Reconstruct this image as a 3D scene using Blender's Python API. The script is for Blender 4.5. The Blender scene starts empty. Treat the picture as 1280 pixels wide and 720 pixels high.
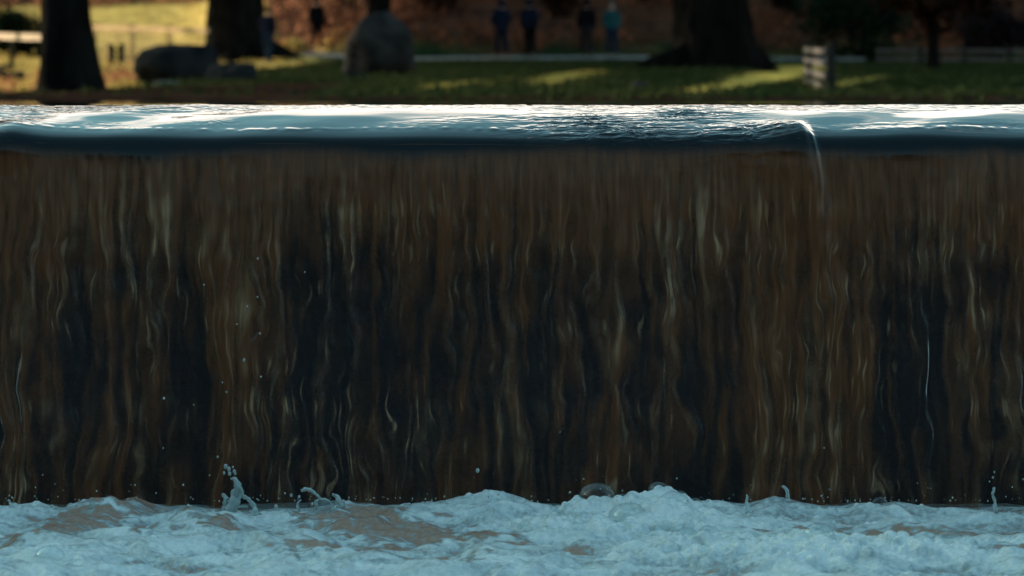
import bpy, math, random
import numpy as np
R = math.radians
rng = np.random.default_rng(7)
random.seed(7)
scene = bpy.context.scene
col = scene.collection

# ------------------------------------------------------------------ camera, sky, sun, exposure
HC = 0.012            # camera height above the upstream water level (z = 0)
CD = 8.0              # camera to falling water
FPX = 3920.0          # focal length in pixels of a 1280 wide picture
HY = 125.5            # picture row of the horizon
cam_d = bpy.data.cameras.new("camera")
cam = bpy.data.objects.new("camera", cam_d); col.objects.link(cam)
cam.location = (0, -CD, HC); cam.rotation_euler = (R(90), 0, 0)
cam_d.sensor_width = 36; cam_d.lens = 36 * FPX / 1280
cam_d.shift_y = -(360 - HY) / 1280
cam_d.clip_start = 0.1; cam_d.clip_end = 4000
cam_d.dof.use_dof = True; cam_d.dof.focus_distance = 8.0; cam_d.dof.aperture_fstop = 5.0
scene.camera = cam

SUN_EL, SUN_ROT = R(14), math.atan2(-0.93, 0.36)
world = bpy.data.worlds.new("World"); scene.world = world; world.use_nodes = True
wt = world.node_tree; wn = wt.nodes; wl = wt.links
bgn = wn["Background"]; bgn.inputs["Strength"].default_value = 0.15
sky = wn.new("ShaderNodeTexSky"); sky.sky_type = 'NISHITA'; sky.sun_disc = False
sky.sun_elevation = SUN_EL; sky.sun_rotation = SUN_ROT; sky.air_density = 1.0; sky.dust_density = 2.0; sky.ozone_density = 0.2
tc = wn.new("ShaderNodeTexCoord")
mp = wn.new("ShaderNodeMapping"); mp.inputs["Scale"].default_value = (1.6, 1.6, 4.5)
wl.new(tc.outputs["Generated"], mp.inputs["Vector"])
cn = wn.new("ShaderNodeTexNoise"); cn.inputs["Scale"].default_value = 1.5; cn.inputs["Detail"].default_value = 6
wl.new(mp.outputs[0], cn.inputs["Vector"])
sep = wn.new("ShaderNodeSeparateXYZ"); wl.new(tc.outputs["Generated"], sep.inputs[0])
lowb = wn.new("ShaderNodeMapRange"); lowb.inputs[1].default_value = 0.50; lowb.inputs[2].default_value = 0.15
lowb.inputs[3].default_value = -0.12; lowb.inputs[4].default_value = 0.16
wl.new(sep.outputs[2], lowb.inputs[0])
addn = wn.new("ShaderNodeMath"); addn.operation = 'ADD'
wl.new(cn.outputs[0], addn.inputs[0]); wl.new(lowb.outputs[0], addn.inputs[1])
cr = wn.new("ShaderNodeMapRange"); cr.interpolation_type = 'SMOOTHSTEP'
cr.inputs[1].default_value = 0.50; cr.inputs[2].default_value = 0.68
wl.new(addn.outputs[0], cr.inputs[0])
tint = wn.new("ShaderNodeMix"); tint.data_type = 'RGBA'; tint.blend_type = 'MULTIPLY'; tint.inputs[0].default_value = 1
tint.inputs[7].default_value = (0.70, 1.16, 1.05, 1)
wl.new(sky.outputs[0], tint.inputs[6])
cm = wn.new("ShaderNodeMix"); cm.data_type = 'RGBA'; cm.inputs[7].default_value = (10.6, 9.6, 8.4, 1)
wl.new(cr.outputs[0], cm.inputs[0]); wl.new(tint.outputs[2], cm.inputs[6])
wl.new(cm.outputs[2], bgn.inputs["Color"])

sun_d = bpy.data.lights.new("sun", 'SUN'); sun_d.energy = 5.0; sun_d.angle = R(0.5); sun_d.color = (1.0, 0.78, 0.55)
sun = bpy.data.objects.new("sun", sun_d); col.objects.link(sun)
sdir = (math.sin(SUN_ROT) * math.cos(SUN_EL), math.cos(SUN_ROT) * math.cos(SUN_EL), math.sin(SUN_EL))
from mathutils import Vector
sun.rotation_euler = Vector(sdir).to_track_quat('Z', 'Y').to_euler()
sun.location = (-40, -20, 40)
vs = scene.view_settings
vs.view_transform = 'Standard'; vs.look = 'None'; vs.gamma = 1; vs.use_curve_mapping = False; vs.exposure = 0.95

# ------------------------------------------------------------------ helpers
def smooth(a, b, x):
    t = np.clip((x - a) / (b - a), 0, 1); return t * t * (3 - 2 * t)

def noise2(x, y, seed=0):
    x = np.asarray(x, float); y = np.asarray(y, float); x, y = np.broadcast_arrays(x, y)
    xi = np.floor(x).astype(np.int64); yi = np.floor(y).astype(np.int64); xf = x - xi; yf = y - yi
    def g(ix, iy, fx, fy):
        h = (ix * 374761393 + iy * 668265263 + seed * 1442695041) & 0xFFFFFFFF
        h = ((h ^ (h >> 13)) * 1274126177) & 0xFFFFFFFF; h = h ^ (h >> 16)
        a = (h & 0xFFFF) / 65536.0 * 2 * np.pi
        return np.cos(a) * fx + np.sin(a) * fy
    u = xf ** 3 * (xf * (xf * 6 - 15) + 10); v = yf ** 3 * (yf * (yf * 6 - 15) + 10)
    a = g(xi, yi, xf, yf); b = g(xi + 1, yi, xf - 1, yf); c = g(xi, yi + 1, xf, yf - 1); d = g(xi + 1, yi + 1, xf - 1, yf - 1)
    return 1.5 * ((a * (1 - u) + b * u) * (1 - v) + (c * (1 - u) + d * u) * v)

def fbm(x, y, o=4, seed=0):
    s = 0; a = 1
    for i in range(o):
        s = s + a * noise2(x * 2 ** i, y * 2 ** i, seed + i * 17); a *= 0.5
    return s

def tag(o, label=None, cat=None, group=None, kind=None):
    if label: o['label'] = label
    if cat: o['category'] = cat
    if group: o['group'] = group
    if kind: o['kind'] = kind
    return o

def link(name, me, mat, parent=None, smoothed=True):
    o = bpy.data.objects.new(name, me); col.objects.link(o)
    if mat: me.materials.append(mat)
    if smoothed and len(me.polygons): me.polygons.foreach_set("use_smooth", [True] * len(me.polygons))
    if parent: o.parent = parent
    return o

def empty(name, loc, rz=0):
    o = bpy.data.objects.new(name, None); o.empty_display_size = 0.2
    o.location = loc; o.rotation_euler = (0, 0, rz); col.objects.link(o); return o

def quick_mesh(name, V, F4):
    """V (n,3), F4 (m,k) int arrays, all faces with k corners"""
    V = np.asarray(V, np.float32); F4 = np.asarray(F4, np.int32); k = F4.shape[1]
    me = bpy.data.meshes.new(name)
    me.vertices.add(len(V)); me.vertices.foreach_set("co", V.ravel())
    me.loops.add(F4.size); me.loops.foreach_set("vertex_index", F4.ravel())
    me.polygons.add(len(F4)); me.polygons.foreach_set("loop_start", np.arange(0, F4.size, k, dtype=np.int32))
    me.update(calc_edges=True); me.validate()
    return me

def grid_mesh(name, P, mat, attrs=None, parent=None):
    ny, nx = P.shape[:2]
    i = np.arange(nx * ny).reshape(ny, nx)
    F = np.stack([i[:-1, :-1], i[:-1, 1:], i[1:, 1:], i[1:, :-1]], -1).reshape(-1, 4)
    me = quick_mesh(name, P.reshape(-1, 3), F)
    for k, v in (attrs or {}).items():
        if v.ndim == 3:
            a = me.color_attributes.new(k, 'FLOAT_COLOR', 'POINT'); q = np.ones((nx * ny, 4), np.float32); q[:, :3] = v.reshape(-1, 3)
            a.data.foreach_set("color", q.ravel())
        else:
            a = me.attributes.new(k, 'FLOAT', 'POINT'); a.data.foreach_set("value", v.astype(np.float32).ravel())
    return link(name, me, mat, parent)

class MB:
    def __init__(s): s.v = []; s.f = []
    def box(s, c, d, rz=0, tilt=0):
        n = len(s.v); ca, sa = math.cos(rz), math.sin(rz)
        for x in (-1, 1):
            for y in (-1, 1):
                for z in (-1, 1):
                    px, py, pz = x * d[0] / 2, y * d[1] / 2, z * d[2] / 2 + tilt * x * d[0] / 2
                    s.v.append((c[0] + px * ca - py * sa, c[1] + px * sa + py * ca, c[2] + pz))
        s.f += [[n + q for q in f] for f in ((0, 1, 3, 2), (4, 6, 7, 5), (0, 4, 5, 1), (2, 3, 7, 6), (0, 2, 6, 4), (1, 5, 7, 3))]
    def tube(s, pts, rad, n=10, rough=0.0, seed=0):
        base = len(s.v); pts = [Vector(p) for p in pts]; m = len(pts)
        for i, p in enumerate(pts):
            t = (pts[min(i + 1, m - 1)] - pts[max(i - 1, 0)]).normalized()
            a = t.cross(Vector((0.13, 1, 0.07))) if abs(t.y) < 0.9 else t.cross(Vector((1, 0, 0)))
            a.normalize(); b = t.cross(a)
            for k in range(n):
                an = 2 * math.pi * k / n
                r = rad[i] * (1 + rough * float(noise2(k * 0.9 + 3.3, i * 0.45 + seed * 5.1, seed)) + rough * 0.6 * math.sin(5 * an + seed))
                s.v.append(tuple(p + a * (r * math.cos(an)) + b * (r * math.sin(an))))
        for i in range(m - 1):
            for k in range(n):
                s.f.append([base + i * n + k, base + i * n + (k + 1) % n, base + (i + 1) * n + (k + 1) % n, base + (i + 1) * n + k])
        s.f.append([base + k for k in range(n)][::-1]); s.f.append([base + (m - 1) * n + k for k in range(n)])
    def ball(s, c, r, n=8, sq=(1, 1, 1), jit=0.0, seed=0):
        base = len(s.v); h = n // 2
        for i in range(1, h):
            th = math.pi * i / h
            for k in range(n):
                ph = 2 * math.pi * k / n
                d = (math.sin(th) * math.cos(ph), math.sin(th) * math.sin(ph), math.cos(th))
                q = 1 + jit * float(noise2(d[0] * 1.7 + seed * 3.7, d[1] * 1.7 + d[2] * 2.3, seed))
                s.v.append(tuple(c[j] + r * sq[j] * d[j] * q for j in range(3)))
        t = len(s.v); s.v.append((c[0], c[1], c[2] + r * sq[2])); s.v.append((c[0], c[1], c[2] - r * sq[2]))
        for i in range(h - 2):
            for k in range(n):
                s.f.append([base + i * n + k, base + (i + 1) * n + k, base + (i + 1) * n + (k + 1) % n, base + i * n + (k + 1) % n])
        for k in range(n):
            s.f.append([t, base + k, base + (k + 1) % n]); s.f.append([t + 1, base + (h - 2) * n + (k + 1) % n, base + (h - 2) * n + k])
    def build(s, name, mat, parent=None, smoothed=False):
        me = bpy.data.meshes.new(name); me.from_pydata(s.v, [], s.f); me.update()
        return link(name, me, mat, parent, smoothed)

def leaf_mesh(name, C, size, flat=0.0):
    """C (n,3) centres: one randomly turned leaf quad at each"""
    n = len(C)
    a = rng.normal(size=(n, 3)); a /= np.linalg.norm(a, axis=1, keepdims=True)
    b = rng.normal(size=(n, 3)); b[:, 2] *= (1 - flat); b -= (b * a).sum(1, keepdims=True) * a; b /= np.linalg.norm(b, axis=1, keepdims=True)
    s = (size * rng.uniform(0.6, 1.4, n))[:, None] if np.isscalar(size) else size[:, None]
    V = np.stack([C - a * s * .5, C + b * s * .28, C + a * s * .5, C - b * s * .28], 1).reshape(-1, 3)
    return quick_mesh(name, V, np.arange(4 * n).reshape(n, 4))

def px(x, y, D):
    """the point that far along the view which the photograph shows at column x, row y"""
    return ((x - 640) / FPX * D, D - CD, HC + (HY - y) / FPX * D)

# ------------------------------------------------------------------ materials
def newmat(name):
    m = bpy.data.materials.new(name); m.use_nodes = True
    return m, m.node_tree.nodes, m.node_tree.links, m.node_tree.nodes["Principled BSDF"]

def noisy(name, c1, c2, scale=4, rough=0.85, bump=0.3, stretch=(1, 1, 1), spec=0.3, lo=0.35, hi=0.65, bdist=0.02):
    m, n, l, p = newmat(name)
    t = n.new("ShaderNodeTexCoord"); mp = n.new("ShaderNodeMapping"); mp.inputs["Scale"].default_value = stretch
    l.new(t.outputs["Object"], mp.inputs["Vector"])
    tx = n.new("ShaderNodeTexNoise"); tx.inputs["Scale"].default_value = scale; tx.inputs["Detail"].default_value = 6
    l.new(mp.outputs[0], tx.inputs["Vector"])
    r = n.new("ShaderNodeValToRGB"); r.color_ramp.elements[0].position = lo; r.color_ramp.elements[1].position = hi
    r.color_ramp.elements[0].color = (*c1, 1); r.color_ramp.elements[1].color = (*c2, 1)
    l.new(tx.outputs[0], r.inputs[0]); l.new(r.outputs[0], p.inputs["Base Color"])
    p.inputs["Roughness"].default_value = rough; p.inputs["Specular IOR Level"].default_value = spec
    if bump:
        b = n.new("ShaderNodeBump"); b.inputs["Strength"].default_value = bump; b.inputs["Distance"].default_value = bdist
        l.new(tx.outputs[0], b.inputs["Height"]); l.new(b.outputs[0], p.inputs["Normal"])
    return m

def leafy(name, c1, c2, scale=1.2, trans=0.25):
    m = noisy(name, c1, c2, scale, 0.9, 0, spec=0.02)
    n = m.node_tree.nodes; l = m.node_tree.links; p = n["Principled BSDF"]
    tr = n.new("ShaderNodeBsdfTranslucent"); mx = n.new("ShaderNodeMixShader"); mx.inputs[0].default_value = trans
    l.new(p.inputs["Base Color"].links[0].from_socket, tr.inputs["Color"])
    l.new(p.outputs[0], mx.inputs[1]); l.new(tr.outputs[0], mx.inputs[2]); l.new(mx.outputs[0], n["Material Output"].inputs[0])
    return m

M = {}
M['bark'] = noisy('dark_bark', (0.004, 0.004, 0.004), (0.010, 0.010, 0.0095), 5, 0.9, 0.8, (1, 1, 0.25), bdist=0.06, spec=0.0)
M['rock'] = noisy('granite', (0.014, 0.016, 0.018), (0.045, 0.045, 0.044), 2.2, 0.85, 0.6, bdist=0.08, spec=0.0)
M['dark_rock'] = noisy('dark_granite', (0.007, 0.010, 0.013), (0.020, 0.023, 0.025), 2.0, 0.8, 0.6, bdist=0.08, spec=0.0)  # granite in a darker, bluer tone
M['glint_rock'] = noisy('glint_stone', (0.08, 0.10, 0.11), (0.16, 0.18, 0.19), 3, 0.6, 0.3)
M['wood'] = noisy('weathered_wood', (0.24, 0.19, 0.13), (0.42, 0.35, 0.27), 6, 0.85, 0.3, (4, 4, 0.5))
M['grey_wood'] = noisy('grey_wood', (0.055, 0.047, 0.045), (0.11, 0.095, 0.09), 6, 0.85, 0.3, (0.6, 4, 4))
M['sunny_wood'] = noisy('brown_fence_wood', (0.30, 0.21, 0.11), (0.52, 0.38, 0.22), 6, 0.9, 0.3, (4, 4, 0.5))
M['old_wood'] = noisy('old_wood', (0.06, 0.05, 0.048), (0.14, 0.12, 0.11), 6, 0.9, 0.3, (0.6, 4, 4))
M['dark_wood'] = noisy('dark_wood', (0.010, 0.010, 0.009), (0.025, 0.022, 0.02), 6, 0.9, 0.3, (4, 4, 0.5))
M['oak_leaf'] = leafy('brown_oak_leaves', (0.05, 0.03, 0.016), (0.10, 0.06, 0.025))
M['evergreen'] = leafy('evergreen_leaves', (0.004, 0.009, 0.006), (0.010, 0.02, 0.010), trans=0.1)
M['russet'] = leafy('russet_leaves', (0.016, 0.008, 0.006), (0.042, 0.020, 0.014))
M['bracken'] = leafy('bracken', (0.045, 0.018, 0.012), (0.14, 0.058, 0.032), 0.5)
M['purple'] = leafy('dark_twigs', (0.010, 0.008, 0.010), (0.022, 0.016, 0.018))
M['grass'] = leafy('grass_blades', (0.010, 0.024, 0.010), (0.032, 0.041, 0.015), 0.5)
M['sunlit_bracken'] = leafy('sunlit_bracken', (0.22, 0.085, 0.045), (0.44, 0.21, 0.12), 0.35)  # brighter copy of the bracken, sunlight put into its colour
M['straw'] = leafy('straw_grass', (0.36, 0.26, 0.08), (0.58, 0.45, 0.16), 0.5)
M['path'] = noisy('path_tarmac', (0.055, 0.055, 0.06), (0.09, 0.09, 0.092), 1.2, 0.8, 0.1)
M['skin'] = noisy('skin', (0.22, 0.13, 0.10), (0.28, 0.17, 0.13), 8, 0.5, 0)
M['shoe'] = noisy('shoe_leather', (0.015, 0.013, 0.012), (0.03, 0.026, 0.022), 9, 0.5, 0)
def cloth(name, c): return noisy(name, tuple(v * 0.8 for v in c), tuple(v * 1.2 for v in c), 14, 1.0, 0.2, spec=0.0)

# ------------------------------------------------------------------ terrain
def ground_z(X, Y):
    X = np.asarray(X, float); Y = np.asarray(Y, float); D = Y + CD
    # grassy rise beyond the pond, then the valley side
    z = -0.05 + 1.31 * np.clip((D - 38) / 64, 0, None) ** 0.95
    z = np.where(D > 102, 1.26 + (D - 102) * 0.030, z)
    hs = 107 + 12 * smooth(-3, -9, X) + 4 * smooth(-9, -15, X)
    slope = 0.30 - 0.14 * smooth(-8, -14, X)
    h = np.clip(D - hs, 0, None)
    z = z + slope * 55 * (1 - np.exp(-h / 55)) * (h > 0)
    z = z + 0.06 * noise2(X / 6, Y / 9, 3) * smooth(40, 60, D) + 0.25 * noise2(X / 9, Y / 9, 5) * smooth(110, 125, D)
    z = z - 0.35 * smooth(-4, -10, X) * smooth(45, 60, D) * (1 - smooth(95, 115, D))
    # water side banks
    wid = 4.2 + 0.12 * np.clip(Y, 0, None)
    bank = 0.45 * smooth(0, 1.8, np.abs(X) - wid) + 0.05 * noise2(X, Y, 8)
    hill = 0.55 * np.clip(-X - wid - 1.5, 0, 22) * (1 - smooth(30, 48, Y)) + 0.16 * np.clip(X - 9, 0, 60) * (1 - smooth(4, 16, Y))  # left part: unseen hill added to shade the weir
    hill = hill + 0.50 * np.clip(-Y - 22, 0, 60)  # unseen rise behind the camera, added to cut sky light on the fall
    bed = np.where(Y > 0.25, -0.55, -1.6)
    side = smooth(0, 1.5, np.abs(X) - wid)
    inlet = smooth(14, 18, Y) * (X > 0)
    side = np.maximum(side, smooth(-18, -24, Y))
    side = side * (1 - inlet)
    near = bed * (1 - side) + (bank + hill) * side
    shore = 30.5 + 0.5 * noise2(X / 2.5, 0.3, 11)
    t = smooth(-0.8, 0.8, Y - shore)
    return near * (1 - t) + np.maximum(z, -0.05 + 0.12 * smooth(0, 1.5, Y - shore)) * t + hill * t * (X < 0)

def spaced(segs):
    return np.unique(np.concatenate([np.linspace(a, b, n) for a, b, n in segs]))
gx = spaced([(-900, -60, 22), (-60, -24, 37), (-24, 24, 161), (24, 60, 37), (60, 900, 22)])
gy = spaced([(-300, -20, 15), (-20, 0.2, 41), (0.2, 0.3, 2), (0.3, 28, 57), (28, 140, 240), (140, 260, 61), (260, 1200, 25)])
GX, GY = np.meshgrid(gx, gy); GZ = ground_z(GX, GY); GD = GY + CD
field = smooth(-3.3, -5.0, GX + 0.05 * (GD - 60)) * smooth(53, 57, GD + 1.2 * GX + 8) * np.maximum(smooth(-0.112, -0.124, GX / np.maximum(GD, 1)), smooth(92, 97, GD))  # straw meadow, its right edge cut in colour to where sunlight ends
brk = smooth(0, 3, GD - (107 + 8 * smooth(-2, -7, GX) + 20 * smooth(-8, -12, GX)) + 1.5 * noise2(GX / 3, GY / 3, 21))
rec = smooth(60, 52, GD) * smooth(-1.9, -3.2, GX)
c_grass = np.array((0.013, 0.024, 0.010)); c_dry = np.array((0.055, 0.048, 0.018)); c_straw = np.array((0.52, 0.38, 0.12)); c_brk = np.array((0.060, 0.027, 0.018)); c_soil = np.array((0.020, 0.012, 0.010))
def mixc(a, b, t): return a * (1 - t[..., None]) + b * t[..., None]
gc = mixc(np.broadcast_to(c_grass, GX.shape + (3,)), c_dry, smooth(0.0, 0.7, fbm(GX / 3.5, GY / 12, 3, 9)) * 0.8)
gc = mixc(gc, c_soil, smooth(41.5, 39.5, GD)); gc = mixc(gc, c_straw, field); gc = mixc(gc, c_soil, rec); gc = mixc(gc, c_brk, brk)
gc = mixc(gc, c_soil, smooth(0.05, -0.1, GZ))
# sun streaks across the lawn, painted as straw-coloured bands in the ground tone
SUN_STREAKS = (((42, 46, 52, 60, 70, 85), (1.9, 2.6, 3.6, 4.9, 6.3, 7.9), 1.0), ((50, 62, 80), (0.2, 1.0, 3.0), .55), ((44, 52, 64), (-1.6, -1.0, 0.2), .45), ((44, 52, 64), (4.0, 5.4, 7.6), .5))
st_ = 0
for dd, xx, a_ in SUN_STREAKS:
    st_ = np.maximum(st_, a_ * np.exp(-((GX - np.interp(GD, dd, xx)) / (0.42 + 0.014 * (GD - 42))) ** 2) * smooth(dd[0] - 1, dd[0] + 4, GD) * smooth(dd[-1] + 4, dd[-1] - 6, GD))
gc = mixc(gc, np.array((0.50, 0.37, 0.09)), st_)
m, n, l, p = newmat('ground_cover')
at = n.new("ShaderNodeAttribute"); at.attribute_name = 'tone'
tx = n.new("ShaderNodeTexNoise"); tx.inputs["Scale"].default_value = 1.7; tx.inputs["Detail"].default_value = 7
tcg = n.new("ShaderNodeTexCoord"); l.new(tcg.outputs["Object"], tx.inputs["Vector"])
mr = n.new("ShaderNodeMapRange"); mr.inputs[1].default_value = 0.3; mr.inputs[2].default_value = 0.7; mr.inputs[3].default_value = 0.55; mr.inputs[4].default_value = 1.35
l.new(tx.outputs[0], mr.inputs[0])
mm = n.new("ShaderNodeVectorMath"); mm.operation = 'SCALE'; l.new(at.outputs["Color"], mm.inputs[0]); l.new(mr.outputs[0], mm.inputs["Scale"])
l.new(mm.outputs[0], p.inputs["Base Color"]); p.inputs["Roughness"].default_value = 1.0; p.inputs["Specular IOR Level"].default_value = 0.0
bb = n.new("ShaderNodeBump"); bb.inputs["Strength"].default_value = 0.6; bb.inputs["Distance"].default_value = 0.15
l.new(tx.outputs[0], bb.inputs["Height"]); l.new(bb.outputs[0], p.inputs["Normal"])
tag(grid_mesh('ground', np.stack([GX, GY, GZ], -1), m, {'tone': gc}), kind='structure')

def path_d(X): return 102.5 + 13 * smooth(-3, -9, X) + 8 * smooth(-9, -16, X) - 5 * smooth(8, 24, X)
pX = np.linspace(-10.5, 40, 140); W = np.linspace(0, 3.2, 7)
PX, PW = np.meshgrid(pX, W); PY = path_d(PX) - CD + PW
tag(grid_mesh('path', np.stack([PX, PY, ground_z(PX, PY) + 0.05 + 0.02 * PW], -1), M['path']), kind='structure')

# ------------------------------------------------------------------ river, lip and falling water
XS = np.concatenate([np.linspace(-4.6, -1.55, 120)[:-1], np.linspace(-1.55, 1.55, 1800), np.linspace(1.55, 4.6, 120)[1:]])
S = np.concatenate([np.linspace(0, 0.5, 170)[:-1], np.linspace(0.5, 0.72, 110)[:-1], np.linspace(0.72, 1.62, 380)])
sk = [0, .06, .12, .22, .40, .52, .575, .605, .640, .80, 1.62]; tk = [0.5, 2, 5, 7.0, 9.5, 12, 20, 50, 78, 81.5, 85]
TH = np.radians(np.interp(S, sk, tk)); ker = np.ones(9) / 9
TH = np.convolve(np.pad(TH, 4, mode='edge'), ker, 'valid')
Y0 = 0.62
ds = np.diff(S, prepend=0)
PYp = Y0 - np.cumsum(np.cos(TH) * ds); PZp = -np.cumsum(np.sin(TH) * ds)
X2, S2 = np.meshgrid(XS, S); TH2 = np.broadcast_to(TH[:, None], X2.shape)
PXC = lambda x: (x - 640) / FPX * CD
def gauss(x, c, w): return np.exp(-((x - c) / w) ** 2)

def top_wave(x, yy):
    """small waves of the gliding water, x across and yy along the flow (m)"""
    a = 0.0022 * noise2(x * 1.5 + 1.3 * yy, yy * 2.6, 31) + 0.0007 * noise2(x * 4 + 3 * yy, yy * 9, 32)
    a = a + 0.00022 * noise2(x * 15 + 5 * yy, yy * 26, 33) * smooth(-0.1, 0.5, noise2(x * 1.7, yy * 3, 34))
    return a
lip = smooth(0.0, 0.08, S2) * (1 - smooth(0.62, 0.70, S2))
yy = Y0 - S2
H = top_wave(X2, yy)
H = H + 0.0011 * smooth(0.02, 0.07, S2) * (1 - smooth(0.15, 0.3, S2)) * fbm(X2 * 16, S2 * 40, 3, 73)
# smooth long swells gliding over the lip
H = H + lip * 0.0070 * noise2(X2 * 3.1 + 2.2 * S2, S2 * 2.2 + 4, 36)
# the broken, rippled patch right of the middle
patch = 0.28 * smooth(0.0, 0.5, noise2(X2 * 3, S2 * 5, 74)) * gauss(S2, 0.36, 0.16) + gauss(X2, PXC(735), 0.16) * gauss(S2, 0.44, 0.15) + 0.9 * gauss(X2, PXC(865), 0.09) * gauss(S2, 0.30, 0.12) + 1.1 * gauss(X2, PXC(955), 0.10) * gauss(S2, 0.52, 0.10) + 0.75 * gauss(X2, PXC(840), 0.20) * gauss(S2, 0.58, 0.07) + 0.5 * gauss(X2, PXC(10), 0.06) * gauss(S2, 0.35, 0.15)
wxx = X2 + 0.012 * noise2(X2 * 18, S2 * 14, 71)
H = H + patch * (0.0040 * fbm(wxx * 9 + 5 * S2, S2 * 20, 4, 40) + 0.0016 * (1 - 2 * np.abs(noise2(wxx * 19 - 8 * S2 + 3 * noise2(X2 * 9, S2 * 9, 72), S2 * 33, 41))))
# hump at the left edge, the fold with its sharp right edge
H = H + lip * 0.012 * gauss(X2, PXC(4), 0.06) * smooth(0.30, 0.50, S2)
fx = PXC(1012) + 0.10 * np.clip(S2 - 0.5, 0, None) * 1.0 + 0.006 * noise2(S2 * 9, 0.5, 42)
fold = smooth(0.14, 0.01, fx - X2) * smooth(0.022, -0.022, X2 - fx)
H = H + 0.019 * fold * smooth(0.40, 0.53, S2) * (1 - smooth(0.66, 1.0, S2))
H = H + 0.0035 * gauss(X2, fx + 0.004, 0.006) * smooth(0.54, 0.60, S2) * (1 - smooth(0.76, 1.0, S2))
# row of wavelets where the water turns over
tw = 0.5 + 0.03 * noise2(X2 * 2.5, 0.7, 44)
H = H + 0.0026 * gauss(S2, tw, 0.018) * (0.6 + noise2(X2 * 32, S2 * 18, 45)) * (0.4 + smooth(-0.2, 0.6, noise2(X2 * 2.1, 1.1, 46)))
# falling sheet: columns, strands and filaments
dep = np.clip(S2 - 0.63, 0, None)
fall = smooth(0.612, 0.66, S2 + 0.016 * noise2(X2 * 2.6, 0.2, 47) + 0.010 * noise2(X2 * 9, 0.2, 48))
xw = X2 + dep * (0.05 * noise2(X2 * 3.0, dep * 1.2, 50) + 0.030 * noise2(X2 * 11, dep * 3.5, 51)) + (0.002 + 0.013 * smooth(0.03, .35, dep)) * noise2(X2 * 17, dep * 9, 52) + 0.005 * smooth(0.03, .3, dep) * noise2(X2 * 40, dep * 19, 57)
c1 = noise2(xw * 4.5, dep * 0.7, 53); c2 = noise2(xw * 14, dep * 1.3, 54); c3 = noise2(xw * 38, dep * 2.6, 55); c4 = noise2(xw * 95, dep * 5, 56)
colm = 0
for cpx, w, a in ((30, 22, .35), (128, 26, .6), (285, 26, .7), (385, 18, .3), (470, 26, .3), (590, 30, .45), (650, 16, .3), (765, 42, .8), (965, 46, .9), (1065, 50, .7), (1210, 28, .6)):
    colm = colm + a * gauss(xw, PXC(cpx), w / FPX * CD * 1.1)
dark = 0
for cpx, w in ((75, 34), (200, 40), (345, 30), (430, 30), (525, 34), (690, 36), (815, 30), (880, 28), (1150, 40), (1260, 30)):
    dark = dark + gauss(xw, PXC(cpx), w / FPX * CD)
thr = 0.05 + 0.50 * smooth(0.0, 0.42, dep) + 0.08 * smooth(0.4, 1.0, dep)
den = 0.50 + 0.13 * c1 + 0.34 * c2 + 0.34 * c3 + 0.14 * c4 + 0.20 * smooth(0.02, 0.2, dep) * noise2(X2 * 15 + 2 * c2, dep * 11, 78) + 0.22 * colm - 0.10 * dark * smooth(0.03, 0.25, dep)
thick = smooth(thr - 0.42, thr + 0.50, den)
rip = 0.55 + 0.75 * noise2(X2 * 22 + 3 * c2, dep * 16, 75) + 0.3 * noise2(X2 * 50, dep * 30, 76)
ridged = lambda v: 1.045 - np.sqrt(v * v + 0.002)
r1 = ridged(noise2(xw * 15 + 4, dep * 0.8, 60)); r2 = ridged(noise2(xw * 33 + 1, dep * 1.4, 61)); r3 = ridged(noise2(xw * 66 + 9, dep * 2.4, 68))
fil = 0.9 * smooth(0.88, 1.0, r1) * smooth(-0.3, 0.5, noise2(X2 * 7, dep * 2.4, 62)) + 0.9 * smooth(0.87, 1.0, r2) * smooth(-0.3, 0.5, noise2(X2 * 13, dep * 3.2, 63)) + 0.7 * smooth(0.84, 1.0, r3) * smooth(-0.2, 0.5, noise2(X2 * 24, dep * 5, 69))
fil = fil * np.clip(rip, 0.15, 1.3) * (0.55 + 1.35 * smooth(-0.25, 0.45, noise2(X2 * 3.5, dep * 1.0, 77)))
glint = smooth(0.48, 0.85, noise2(xw * 110, dep * 10 + 3, 64) + 0.3 * noise2(X2 * 5, dep * 3, 65)) * 0.65  # short tan glints painted into the filament colour
fil = np.clip(fil * (0.55 + 0.5 * c2) + glint, 0, 1) * (0.3 * smooth(0.0, 0.10, dep) + 0.7 * smooth(0.06, 0.30, dep)) * fall
H = H + fall * (smooth(0, 0.2, dep) * (0.004 * c2 + 0.0030 * c3 + 0.0035 * smooth(0.8, 1, r1) + 0.0015 * smooth(0.8, 1, r2)) + 0.0006 * c4 + 0.0009 * noise2(X2 * 30 + 2 * c2, dep * 18, 75) + 0.0005 * noise2(xw * 60, dep * 26, 66))
H = H + dep * 0.035 * noise2(X2 * 2.2, dep * 0.9, 67)
Hs = H.copy()
for _ in range(2):
    Hs[:, 1:-1] = 0.25 * Hs[:, :-2] + 0.5 * Hs[:, 1:-1] + 0.25 * Hs[:, 2:]
H = H * (1 - fall) + Hs * fall
WY = PYp[:, None] - np.sin(TH2) * H; WZ = PZp[:, None] + np.cos(TH2) * H
alpha = np.clip(1 - fall * (1 - (0.10 + 0.86 * thick)) , 0, 1); alpha = np.maximum(alpha, 0.70 * fil * fall)

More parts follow.
